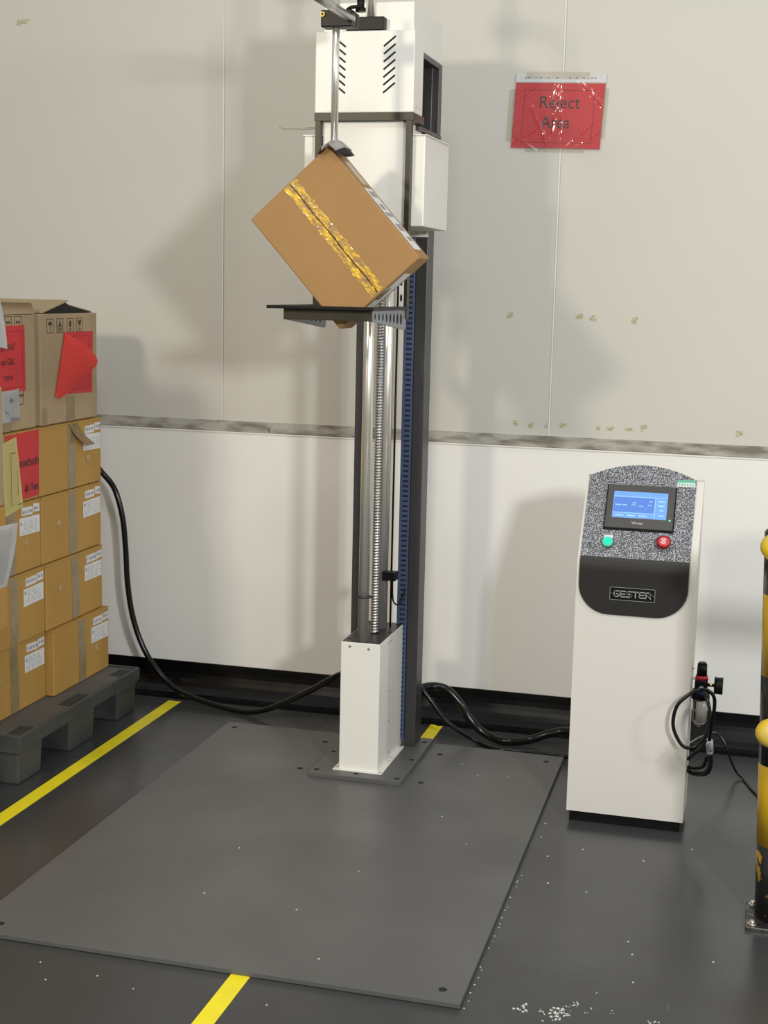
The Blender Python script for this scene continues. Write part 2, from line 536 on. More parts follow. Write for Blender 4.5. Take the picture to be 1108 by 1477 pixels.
# rods and screw
R1, SC, R2 = (-1.157, -0.715), (-1.150, -0.605), (-1.148, -0.525)
gr = build('guide_rod', MB().cyl((*R1, .436), (*R1, 2.0), 0.0165, seg=32), 'chrome', dt)
build('rod_clip', MB().cyl((*R1, .575), (*R1, .583), 0.0185, seg=24).box(R1[0] + .012, R1[0] + .030, R1[1] - .006, R1[1] + .006, .576, .583), 'dgrey', gr)
build('guide_rod', MB().cyl((*R2, .436), (*R2, 2.0), 0.0165, seg=32), 'chrome', dt)
bs = MB()
seg, pitch = 20, 0.009
zz = 0.436
prev = None
while zz < 1.72:
    for rr, dz in ((0.0132, 0.0), (0.0132, 0.0045), (0.0108, 0.0055), (0.0108, 0.008)):
        ring = [bs.bm.verts.new((SC[0] + rr * math.cos(2 * PI * k / seg), SC[1] + rr * math.sin(2 * PI * k / seg),
                                 zz + dz + pitch * k / seg)) for k in range(seg)]
        if prev:
            for k in range(seg):
                j = (k + 1) % seg
                bs._tag([bs.bm.faces.new((prev[k], prev[j], ring[j], ring[k]))], 0, True)
        prev = ring
    zz += pitch
build('ball_screw', bs, 'steel', dt)
build('sensor_rod', MB().cyl((-1.126, -.502, .436), (-1.126, -.502, 1.70), 0.0032, seg=10), 'black', dt)
ls = build('limit_switch', MB().box(-1.142, -1.098, -.560, -.525, .600, .628, 0.002).box(-1.127, -1.107, -.535, -.500, .606, .623, .002), 'black', dt)
build('switch_cable', MB().tube([(-1.122, -.502, .60), (-1.120, -.50, .53), (-1.108, -.50, .512), (-1.098, -.49, .515), (-1.092, -.475, .535), (-1.088, -.464, .56)], 0.0028, 8), 'rubber', ls)
# sliding carriage with white cover
cc = build('carriage_cover', MB().box(-1.350, -0.986, -0.772, -0.462, 1.695, 1.952, 0.003).box(-1.292, -1.039, -0.7765, -0.60, 1.697, 1.9895, 0.002)
           .box(-1.352, -0.980, -0.776, -0.458, 1.950, 1.9535, 0.0005), 'white', dt)
# head cover
hd = build('head_cover', MB().box(-1.311, -1.017, -0.800, -0.690, 2.012, 2.238, 0.003), 'white', dt)
for i in range(7):
    z = 2.219 - i * 0.0213
    for (xa, xb, d) in ((-1.254, -1.220, -1), (-1.107, -1.073, 1)):
        za, zb = (z + .002, z - .025) if d < 0 else (z - .025, z + .002)
        L = math.hypot(xb - xa, zb - za)
        T = Matrix.Translation(((xa + xb) / 2, -0.8002, (za + zb) / 2)) @ Matrix.Rotation(-math.atan2(zb - za, xb - xa), 4, 'Y')
        build('vent_slot', MB().box(-L / 2, L / 2, -.0006, .001, -.0025, .0025, T=T), 'hole', hd)
# motor housing: white shell with an opening in its right side
XH = -1.030
mh = build('motor_housing', MB().box(-1.298, XH, -0.765, -0.402, 2.200, 2.322, 0.003)
           .box(-1.298, -1.20, -0.70, -0.402, 2.012, 2.202, 0.001)
           .box(-1.20, XH, -0.70, -0.655, 2.012, 2.202, 0.001), 'white', dt)
build('opening_frame', MB().box(-1.20, XH + .002, -0.435, -0.398, 1.985, 2.199, 0.002)
      .box(-1.19, XH + .001, -0.655, -0.435, 2.184, 2.1995, .0005).box(-1.20, XH + .004, -0.68, -0.400, 1.975, 1.988, 0.001), 'dgrey', mh)
build('motor_bay', MB().box(-1.22, -1.19, -0.655, -0.435, 1.99, 2.199), 'void', mh)
build('motor', MB().box(-1.185, -1.075, -0.62, -0.50, 2.0, 2.10, .004).cyl((-1.13, -.56, 2.1), (-1.13, -.56, 2.18), .04), 'black', mh)
for p in [(-1.0165, -.775, 2.03), (-1.0165, -.735, 2.028)]:
    build('screw', MB().cyl((p[0] - .002, p[1], p[2]), (p[0] + .0012, p[1], p[2]), .0035, seg=10), 'screw', hd)
# drop arm: cross beam, two arms, brackets and forked platform
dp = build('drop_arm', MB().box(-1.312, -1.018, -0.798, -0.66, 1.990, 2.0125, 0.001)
           .box(-1.309, -1.293, -0.798, -0.774, 1.43, 1.991, .001).box(-1.038, -1.022, -0.798, -0.774, 1.43, 1.991, .001), 'grey_reflect', dt)
for s, x0, x1 in ((-1, -1.276, -1.270), (1, -1.033, -1.027)):
    b_ = build('arm_bracket', MB().prism([(x0, -1.150, 1.457), (x0, -1.150, 1.428), (x0, -0.800, 1.398), (x0, -0.787, 1.403),
                                       (x0, -0.787, 1.457)], (x1 - x0, 0, 0)), 'mgrey', dp)
    for k in range(8):
        y = -1.125 + k * 0.040
        hh = 0.0062 + k * 0.0008
        z = 1.441 - k * 0.0016
        for xx in ((x1, x1 + .0004),) if s > 0 else ((x1, x1 + .0004),):
            pts = [(xx[0], y + hh * 0.9 * math.cos(t * PI / 9), z + hh * 1.35 * math.sin(t * PI / 9)) for t in range(18)]
            build('bracket_hole', MB().prism(pts, (xx[1] - xx[0], 0, 0)), 'hole', b_)
st = build('slotted_strip', MB().box(-1.0465, -1.0325, -.7995, -.797, 1.457, 1.62, .0005), 'white', dp)
for z in (1.490, 1.535, 1.58):
    build('strip_hole', MB().prism([(-1.0395 + .0035 * math.cos(t * PI / 8), -.7996, z + .011 * math.sin(t * PI / 8)) for t in range(16)], (0, -.0004, 0)), 'hole', st)
pf = build('platform', MB().box(-1.316, -1.016, -1.182, -1.125, 1.457, 1.4655, 0.001)
           .box(-1.316, -1.262, -1.126, -0.80, 1.457, 1.4655, 0.001).box(-1.046, -1.016, -1.126, -0.80, 1.457, 1.4655, 0.001), 'black', dp)
build('platform_beam', MB().box(-1.276, -1.028, -1.156, -1.128, 1.428, 1.4575, 0.001), 'grey_reflect', dp)
# carton clamp on top
CRX, CRY = -1.158, -1.085
CBZ = 2.217
up_ = build('upright_rod', MB().cyl((-1.155, -.77, 2.24), (-1.155, -.77, 2.75), 0.0118, seg=28), 'chrome', dt)
build('rod_foot', MB().box(-1.222, -1.110, -.796, -.742, 2.2385, 2.277, .003), 'black', up_)
build('rod_crosshead', MB().box(-1.19, -1.12, -.80, -.74, 2.42, 2.48, .003), 'black', up_)
cb = build('clamp_block', MB().box(-1.198, -1.113, -1.108, -1.062, CBZ - .022, CBZ + .022, .003)
           .box(-1.150, -1.112, -1.062, -1.036, CBZ - .016, CBZ + .020, .003), 'black', dt)
build('end_cap', MB().cyl((-1.192, -1.1075, CBZ + .010), (-1.192, -1.1125, CBZ + .010), .0065, seg=18), 'ybrass', cb)
build('end_cap_socket', MB().cyl((-1.192, -1.1125, CBZ + .010), (-1.192, -1.1131, CBZ + .010), .003, seg=8), 'hole', cb)
build('clamp_knob', MB().cyl((-1.098, -1.075, CBZ + .020), (-1.098, -1.075, CBZ + .030), .014, seg=18).cyl((-1.098, -1.075, CBZ + .03), (-1.098, -1.075, CBZ + .05), .0095, .0105, seg=18)
      .tube([(-1.135, -1.085, CBZ + .020), (-1.118, -1.095, CBZ + .028), (-1.09, -1.09, CBZ + .031)], .005, 8), 'black', cb)
build('clamp_post', MB().box(-1.106, -1.090, -1.083, -1.067, CBZ + .048, 2.46, .002).box(-1.106, -1.090, -1.083, -.78, 2.44, 2.46, .002).box(-1.106, -1.13, -.79, -.77, 2.44, 2.46), 'black', cb)
build('cross_rod', MB().cyl((-1.122, -1.08, CBZ + .002), (-1.122, -1.46, CBZ + .002), 0.0118, seg=24), 'steel', dt)
build('clamp_rod', MB().cyl((CRX - .004, CRY, 1.900), (CRX - .004, CRY, 2.31), 0.0098, seg=28), 'chrome', dt)
# corner cap: two bent steel plates meeting over the carton corner, dark pads at their ends
capm = MB()
AX, AZ = -1.163, 1.908
for s_, ex, ez in ((1, .030, -.023), (-1, -.036, -.022)):
    a0, a1 = Vector((AX, -1.085, AZ + .003)), Vector((AX + ex, -1.085, AZ + ez + .003))
    b0, b1 = Vector((AX - .003, -1.128, AZ - .014)), Vector((AX + ex * .62, -1.128, AZ - .014 + ez * .80))
    q = [a0, a1, b1, b0] if s_ > 0 else [a1, a0, b0, b1]
    capm.prism(q, (0, .004, -.002))
    capm.prism([a0, a1, a1 + Vector((0, .07, 0)), a0 + Vector((0, .07, 0))], (0, 0, -.003))
cap_ = build('corner_cap', capm, 'steel', dt)
for s_, pts in ((1, [(AX + .031, -1.086, AZ - .020), (AX + .046, -1.09, AZ - .038), (AX + .030, -1.115, AZ - .043), (AX + .020, -1.128, AZ - .032)]),
                (-1, [(AX - .036, -1.086, AZ - .019), (AX - .044, -1.09, AZ - .037), (AX - .034, -1.115, AZ - .038), (AX - .022, -1.128, AZ - .031)])):
    build('cap_pad', MB().prism(pts, (0, .05, -.001)), 'void', cap_)

# ------------------------------------------------------------------ carton on the tester
TH = math.atan2(0.292, 0.261)
BX, BZ = -1.133, 1.4035
A_, B_, D_ = 0.391, 0.294, 0.115
ct = thing('cardboard_box', 'tan cardboard box tilted on one corner on the drop tester platform', 'box', (BX, -1.10, BZ), rot=(0, TH, 0))
mb = MB().box(-A_, 0, 0, D_, 0, B_, 0.0035, seg=3)
build('carton_body', mb, 'carton_drop', ct, local=True)


def strip_grid(x0, x1, z0, z1, y, amp, nx, nz, seed, edge=.004):
    r = random.Random(seed)
    jag0 = [r.uniform(-edge, edge) for _ in range(nx + 1)]
    jag1 = [r.uniform(-edge, edge) for _ in range(nx + 1)]

    def fn(u, v):
        i = int(round(u * nx))
        z = z0 + (z1 - z0) * v
        if v == 0:
            z += jag0[i]
        if v == 1:
            z += jag1[i]
        return (x0 + (x1 - x0) * u, y - abs(r.gauss(0, amp)), z)
    return fn


zc = B_ / 2
build('parcel_tape', MB().grid(strip_grid(-A_ + .004, -.006, zc + .0015, zc + .022, -.0006, .0004, 60, 6, 3, .0022), 60, 6, smooth=False)
      .grid(strip_grid(-A_ + .004, -.006, zc - .022, zc - .0015, -.0006, .0004, 60, 6, 4, .0022), 60, 6, smooth=False), 'tape_glare', ct, local=True)['label'] = 'crinkled shiny tape with its yellow reflection painted on'
build('flap_seam', MB().grid(lambda u, v: (-A_ + .004 + u * (A_ - .012), -.0012, zc - .0012 + v * .0024 + .0014 * math.sin(u * 17)), 50, 1), 'black', ct, local=True)
# labels on the upper right edge face (local +z) and the lower right face (local x = 0)
lb = build('edge_label', MB().box(-.245, -.030, .018, .092, B_, B_ + .0006), 'paper', ct, local=True)
mb = MB()
for (xa, xb, ya, yb) in ((-.235, -.215, .03, .085), (-.19, -.17, .03, .07), (-.16, -.145, .025, .085), (-.12, -.095, .03, .085), (-.075, -.06, .04, .085)):
    mb.box(xa, xb, ya, yb, B_ + .0006, B_ + .0009)
build('label_print', mb, 'greyink', lb, local=True)
build('edge_tape', MB().box(-A_ + .05, -.26, .040, .090, B_, B_ + .0005), 'tape', ct, local=True)
build('side_label', MB().box(0, .0006, .030, .095, .060, .230), 'paper', ct, local=True)
build('end_tape', MB().box(0, .0008, .001, .060, zc - .025, zc + .025), 'tape', ct, local=True)

# ------------------------------------------------------------------ control cabinet
cb_ = thing('control_cabinet', 'white floor-standing control cabinet with sloping touch-screen panel', 'control cabinet', (-.32, -.74, 0))
X0, X1, YF, YB = -.487, -.155, -.880, -.690
O_, sl_, nl_ = Vector((-.321, -.88, .766)), Vector((0, .582, .813)), Vector((0, -.813, .582))
mb = MB()
side = [(-.880, .032), (YB, .032), (YB, .985), (-.721, .988), (-.728, .985)]
# body: profile with rounded bend, extruded across
bend = []
for i in range(7):
    t = i / 6
    p = (Vector((0, -.88, .732)) * (1 - t) ** 2 + Vector((0, -.88, .766)) * 2 * t * (1 - t) + (Vector((0, -.88, .766)) + sl_ * .034) * t * t)
    bend.append((p.y, p.z))
topy = O_ + sl_ * .275
prof = [(YB, .032), (-.880, .032)] + bend + [(topy.y, topy.z), (topy.y + .006, topy.z + .003), (YB, topy.z + .003)]
build('cabinet_body', MB().prism([(X0, y, z) for y, z in prof], (X1 - X0, 0, 0)), 'cab', cb_)
build('plinth', MB().box(X0 + .008, X1 - .008, YF + .010, YB - .01, 0, .0325), 'black', cb_)
Tp = frame(O_, (1, 0, 0), sl_, nl_)
# textured upper panel with painted highlights and arched top, smooth lower apron with rounded foot
arch = []
for i in range(21):
    t = i / 20
    x = -.158 + .303 * t
    arch.append((x, .277 + .041 * (1 - ((t - .5) / .5) ** 2)))
pts = [(-.158, .018)] + [(x, y) for x, y in arch] + [(.145, .018)]
up_panel = MB().prism([(x, y, 0.0) for x, y in pts], (0, 0, .006)).xf(Tp)
fp = build('front_panel', up_panel, 'panel_glints', cb_)
ap = MB()
bend_pts = []
for i in range(9):
    t = i / 8
    p = (Vector((0, -.88, .766)) + sl_ * .018) * (1 - t) ** 2 + Vector((0, -.88, .766)) * 2 * t * (1 - t) + Vector((0, -.88, .745)) * t * t
    nrm = (nl_ * (1 - t) + Vector((0, -1, 0)) * t).normalized()
    bend_pts.append((p, p + nrm * .006))
loop = [(a.y, a.z) for a, b in bend_pts] + [(b.y, b.z) for a, b in reversed(bend_pts)]
AXL, AXR = O_.x - .158, O_.x + .145
ap.prism([(AXL, y, z) for y, z in loop], (AXR - AXL, 0, 0))
RR, zb, zt_ = .085, .6225, .7455
low = [(AXR, zt_)] + arc(AXR - RR, zb + RR, RR, 0, -PI / 2, 10) + arc(AXL + RR, zb + RR, RR, -PI / 2, -PI, 10) + [(AXL, zt_)]
ap.prism([(x, -.880, z) for x, z in low], (0, -.006, 0))
apo = build('panel_apron', ap, 'panel', cb_)
# touch screen
ts = build('touch_screen', MB().box(-.101, .090, .108, .247, .005, .016, .0025, T=Tp), 'bezel', cb_)
build('bezel_gasket', MB().box(-.104, .093, .104, .249, .005, .0085, .001, T=Tp), 'black', ts)
build('display', MB().box(-.082, .070, .140, .2245, .0155, .0164, T=Tp), 'lcd', ts)
dl = MB()
dl.box(-.080, .034, .158, .205, .0164, .0167, T=Tp)
build('display_window', dl, 'lcd_dark', ts)
li = MB()
for (a, b, c, d) in ((-.082, .070, .2075, .209), (.0355, .037, .140, .208), (-.082, .0355, .1555, .157)):
    li.box(a, b, c, d, .0164, .0167, T=Tp)
for (a, b, c) in ((-.076, -.058, .181), (-.055, -.043, .181), (-.030, -.018, .182), (-.010, .004, .179), (.016, .026, .183), (.019, .028, .195),
                  (-.028, -.018, .189), (.006, .016, .171), (-.074, -.050, .148), (-.041, -.018, .148), (-.008, .016, .148), (.045, .064, .197),
                  (.044, .062, .183), (.050, .060, .169), (.048, .062, .152)):
    li.box(a, b, c - .0018, c + .0018, .0164, .0167, T=Tp)
build('display_print', li, 'lcd_light', ts)
build('status_light', MB().cyl(Tp @ Vector((.080, .139, .0155)), Tp @ Vector((.080, .139, .0168)), .0024, seg=14), 'led', ts)
text('bezel_lettering', 'Vinoe', .012, 'silver', ts, Tp @ Matrix.Translation((-.010, .125, .0162)), sx=1.1, depth=.0002)
# buttons
def button(name, x, y, lens, rim, r, h, label):
    b = build(name, MB().cyl(Tp @ Vector((x, y, .005)), Tp @ Vector((x, y, .005 + h)), r * .82, r * .82).cyl(Tp @ Vector((x, y, .005)), Tp @ Vector((x, y, .010)), r * 1.02, r * 1.02), 'black', cb_)
    return b
sb = button('start_button', -.086, .061, None, None, .014, .012, '')
build('button_ring', MB().cyl(Tp @ Vector((-.086, .061, .010)), Tp @ Vector((-.086, .061, .020)), .0155, .0145), 'green_rim', sb)
build('button_lens', MB().cyl(Tp @ Vector((-.086, .061, .020)), Tp @ Vector((-.086, .061, .0225)), .0115, .0095), 'green_on', sb)
build('button_label', MB().box(-.099, -.073, .0765, .0865, .0055, .0085, .0008, T=Tp), 'paper', sb)
es = button('emergency_stop', .070, .066, None, None, .013, .018, '')
build('mushroom_cap', MB().cyl(Tp @ Vector((.070, .066, .020)), Tp @ Vector((.070, .066, .028)), .0185, .020).cyl(Tp @ Vector((.070, .066, .028)), Tp @ Vector((.070, .066, .034)), .020, .013), 'stopred', es)
tx = MB()
for a0 in (0.4, 0.4 + PI):
    tx.grid(lambda u, v, a0=a0: Tp @ Vector((.070 + (.0055 + .0028 * v) * math.cos(a0 + u * 2.2), .066 + (.0055 + .0028 * v) * math.sin(a0 + u * 2.2), .0343)), 10, 1)
tx.box(.0655, .0745, .0645, .0678, .0340, .0345, T=Tp)
build('stop_arrows', tx, 'paper', es)
build('stop_label', MB().box(.056, .084, .083, .092, .0055, .008, .0008, T=Tp), 'black', es)
sk = build('sticker', MB().box(.092, .142, .255, .268, .0058, .0064, T=Tp).box(.092, .142, .268, .276, .0058, .0064, T=Tp, mi=1), ['paper', 'greensticker'], cb_)
mb = MB()
for a in range(6):
    mb.box(.096 + a * .0075, .100 + a * .0075, .258, .265, .0064, .0066, T=Tp)
build('sticker_print', mb, 'greensticker', sk)
# nameplate
Tn = frame((-.328, -.8862, .6845), (1, 0, 0), (0, 0, 1), (0, -1, 0))
npl = build('nameplate', MB().box(-.063, .063, -.0185, .0185, 0, .0012, .0004, T=Tn), 'black', cb_)
fr = MB()
for (a, b, c, d) in ((-.063, .063, -.0185, -.0173), (-.063, .063, .0173, .0185), (-.063, -.0618, -.0185, .0185), (.0618, .063, -.0185, .0185)):
    fr.box(a, b, c, d, .001, .0016, T=Tn)
build('nameplate_border', fr, 'silver', npl)
LET = {'G': [[(1, .97), (.22, .97), (.03, .80), (.03, .2), (.22, .03), (.97, .03), (.97, .48), (.5, .48)]],
       'E': [[(1, .97), (.03, .97), (.03, .03), (1, .03)], [(.03, .5), (.9, .5)]],
       'S': [[(1, .97), (.18, .97), (.03, .86), (.03, .6), (.18, .5), (.82, .5), (.97, .4), (.97, .14), (.82, .03), (0, .03)]],
       'T': [[(0, .97), (1, .97)], [(.5, .97), (.5, 0)]],
       'R': [[(.03, 0), (.03, .97), (.82, .97), (.97, .86), (.97, .52), (.82, .42), (.03, .42)], [(.55, .42), (1, 0)]]}
ltr = MB()
lw, lh, th_ = .0142, .0168, .0030
for k, c in enumerate('GESTER'):
    ox, oy = -.0512 + k * .0176, -lh / 2
    for path in LET[c]:
        for (xa, ya), (xb, yb2) in zip(path, path[1:]):
            p, q = Vector((ox + xa * lw, oy + ya * lh)), Vector((ox + xb * lw, oy + yb2 * lh))
            d = (q - p).normalized()
            nn = Vector((-d.y, d.x)) * th_ / 2
            p2, q2 = p - d * th_ * .45, q + d * th_ * .45
            ltr.prism([Tn @ Vector((v.x, v.y, .0011)) for v in (p2 - nn, q2 - nn, q2 + nn, p2 + nn)], Tn.to_3x3() @ Vector((0, 0, .0006)))
build('nameplate_lettering', ltr, 'silver', npl)
for x in (-.0585, .0585):
    build('nameplate_rivet', MB().cyl(Tn @ Vector((x, 0, .001)), Tn @ Vector((x, 0, .0022)), .002, seg=10), 'brass', npl)
build('side_screw', MB().cyl((X1 - .001, -.84, .478), (X1 + .006, -.84, .478), .005, .0035, 12), 'screw', cb_)
# air regulator on the right side
RX, RY = -.128, -.80
ar = build('air_regulator', MB().box(RX - .018, RX + .018, RY - .018, RY + .018, .405, .436, .003).cyl((RX, RY, .380), (RX, RY, .406), .026, .0235), 'black', cb_)
build('mounting_bracket', MB().box(X1 - .001, RX, RY - .012, RY + .012, .4355, .4375), 'silver', ar)
build('regulator_ring', MB().cyl((RX, RY, .4365), (RX, RY, .448), .0185, .017), 'redring', ar)
build('regulator_knob', MB().cyl((RX, RY, .448), (RX, RY, .480), .0145, .0135).cyl((RX, RY, .48), (RX, RY, .486), .0135, .010), 'black', ar)
build('filter_bowl', MB().cyl((RX, RY, .312), (RX, RY, .382), .0205, .0215).cyl((RX, RY, .304), (RX, RY, .313), .014, .0205).cyl((RX, RY, .296), (RX, RY, .305), .004), 'bowl', ar)
build('bowl_slot', MB().box(RX - .0155, RX - .0115, RY - .022, RY - .012, .352, .374).box(RX - .0155, RX - .0115, RY - .022, RY - .012, .322, .345), 'hole', ar)
build('gauge_stem', MB().cyl((RX + .016, RY, .421), (RX + .040, RY, .421), .005), 'brass', ar)
build('pressure_gauge', MB().cyl((RX + .036, RY, .421), (RX + .060, RY, .421), .0235, .0245, 28).cyl((RX + .036, RY, .421), (RX + .039, RY, .421), .0255, .0255, 28), 'black', ar)
build('blue_fitting', MB().cyl((RX + .004, RY - .018, .412), (RX + .004, RY - .036, .408), .0075), 'bluefit', ar)
build('front_fitting', MB().cyl((RX + .001, RY - .016, .414), (RX + .001, RY - .026, .412), .0085, seg=6), 'silver', ar)

# ------------------------------------------------------------------ hoses and cables
lp = thing('air_hose', 'looped black air hose hanging from the regulator at the cabinet side', 'hose', (-.1, -.9, 0))
build('hose', MB().tube([(-.124, -.834, .409), (-.118, -.865, .44 - .022), (-.110, -.895, .414), (-.098, -.912, .379), (-.099, -.92, .333), (-.110, -.925, .299), (-.135, -.927, .273),
                         (-.164, -.927, .274), (-.188, -.926, .309), (-.195, -.926, .344), (-.186, -.926, .388), (-.160, -.922, .418), (-.130, -.918, .436),
                         (-.104, -.91, .434), (-.088, -.905, .415), (-.086, -.90, .38), (-.091, -.89, .334), (-.094, -.87, .294), (-.095, -.86, .272)], .0052, 12), 'rubber', lp)
build('inline_connector', MB().cyl((-.095, -.86, .278), (-.092, -.852, .245), .0095, .0105).cyl((-.092, -.852, .245), (-.091, -.85, .232), .0105, .006), 'clearfit', lp)
build('hose_tail', MB().tube([(-.091, -.85, .236), (-.089, -.845, .20), (-.10, -.835, .172), (-.135, -.80, .155), (-.150, -.77, .152)], .0075, 12)
      .tube([(-.105, -.90, .288), (-.118, -.87, .255), (-.14, -.84, .222), (-.152, -.81, .20)], .0055, 10)
      .tube([(-.10, -.84, .225), (-.108, -.825, .19), (-.13, -.80, .172), (-.152, -.78, .166)], .006, 10), 'rubber', lp)
single('air_tube', MB().tube([(-.165, -.688, .20), (-.135, -.52, .175), (-.098, -.40, .158), (-.082, -.38, .150), (-.066, -.38, .135), (-.052, -.385, .108), (-.034, -.37, .060), (-.018, -.34, .020), (.005, -.36, .005),
                              (.024, -.42, .004), (.044, -.476, .004), (.10, -.60, .004), (.3, -.7, .004)], .0036, 10), 'rubber',
       'thin black tube running from behind the cabinet to the guard post', 'tube', (-.05, -.38, 0))
single('power_cable', MB().tube([(-1.10, -.355, .26), (-1.06, -.335, .199), (-1.02, -.335, .152), (-.978, -.335, .099), (-.929, -.325, .058), (-.885, -.285, .020), (-.84, -.300, .0078), (-.784, -.328, .0078), (-.70, -.325, .0078),
                                 (-.62, -.325, .0078), (-.545, -.33, .008), (-.49, -.45, .05), (-.44, -.62, .08), (-.42, -.688, .085)], .0075, 12), 'rubber',
       'thinner black cable from the drop tester to the cabinet', 'cable', (-.8, -.33, 0), 'cables between machine and cabinet')
single('corrugated_conduit', MB().tube([(-1.10, -.33, .14), (-1.078, -.26, .168), (-1.04, -.225, .173), (-.993, -.22, .164), (-.945, -.22, .119), (-.917, -.22, .078), (-.878, -.225, .040), (-.83, -.24, .020), (-.773, -.262, .0165), (-.70, -.235, .022),
                                        (-.64, -.225, .045), (-.577, -.225, .062), (-.50, -.28, .066), (-.42, -.42, .08), (-.38, -.60, .10), (-.37, -.687, .105)], .0145, 14), 'rubber',
       'thicker black corrugated hose from the drop tester to the cabinet', 'hose', (-.8, -.24, 0), 'cables between machine and cabinet')
single('supply_hose', MB().tube([(-2.42, -.11, .93), (-2.37, -.115, .875), (-2.329, -.12, .831), (-2.277, -.12, .771), (-2.246, -.12, .67), (-2.234, -.12, .555), (-2.227, -.12, .426), (-2.209, -.12, .309), (-2.174, -.122, .207),
                                 (-2.117, -.128, .118), (-2.030, -.145, .050), (-1.91, -.185, .026), (-1.76, -.215, .0125), (-1.68, -.235, .022), (-1.60, -.25, .054), (-1.475, -.25, .122), (-1.37, -.26, .190), (-1.28, -.32, .235), (-1.255, -.358, .245)], .0105, 14), 'rubber',
       'long black hose drooping from behind the carton stack to the machine', 'hose', (-2.0, -.15, 0))

# ------------------------------------------------------------------ pallets
def pallet(label, x1, y0, dx, dy, zt=.150):
    """x1: right edge, y0: front edge"""
    t = thing('plastic_pallet', label, 'pallet', (x1 - dx / 2, y0 + dy / 2, 0), 'grey plastic pallets')
    x0, y1 = x1 - dx, y0 + dy
    build('deck', MB().box(x0 + .004, x1 - .004, y0 + .004, y1 - .004, zt - .045, zt, .006), 'pallet_deck', t)
    rim = MB()
    for (a, b, c, d) in ((x0, x1, y0, y0 + .012), (x0, x1, y1 - .012, y1), (x1 - .012, x1, y0 + .0115, y1 - .0115), (x0, x0 + .012, y0 + .0115, y1 - .0115)):
        rim.box(a, b, c, d, zt - .038, zt + .006, .002)
    for k in range(6):
        x = x0 + .05 + k * (dx - .18) / 5
        rim.box(x, x + .006, y0 - .003, y0 + .004, zt - .036, zt + .002, .001)
    rim.box(x0, x1, y0 - .004, y0 + .004, zt - .048, zt - .036, .001)
    build('rim', rim, 'pallet', t)
    for i in range(3):
        for j in range(3):
            fx0 = (x0 + .004, x0 + dx / 2 - .075, x1 - .150)[i]
            fy0 = (y0 + .004, y0 + dy / 2 - .09, y1 - .16)[j]
            w, h = .140, (.150, .18, .15)[j]
            f = MB().box(fx0, fx0 + w, fy0, fy0 + h, 0, zt - .042, .006)
            for v in f.bm.verts:
                if v.co.z < .03:
                    v.co.x += (fx0 + w / 2 - v.co.x) * .06
                    v.co.y += (fy0 + h / 2 - v.co.y) * .06
            build('foot', f, 'pallet', t)
    for (yy, L) in ((y0 + .03, .09), (y0 + dy / 2 - .07, .14), (y1 - .12, .09)):
        p_ = MB()
        n = 4 if L > .1 else 3
        for k in range(n):
            p_.box(x1 - .062, x1 - .020, yy + k * L / n, yy + (k + .88) * L / n, zt - .001, zt + .0015)
        build('grip_pad', p_, 'pallet_dark', t)
    return t


pallet('grey plastic pallet carrying the carton stack beside the long yellow tape', -2.107, -1.128, 1.1, .850)
pallet('grey plastic pallet nearest the camera, under the front left cartons', -2.20, -2.0, 1.1, .83)


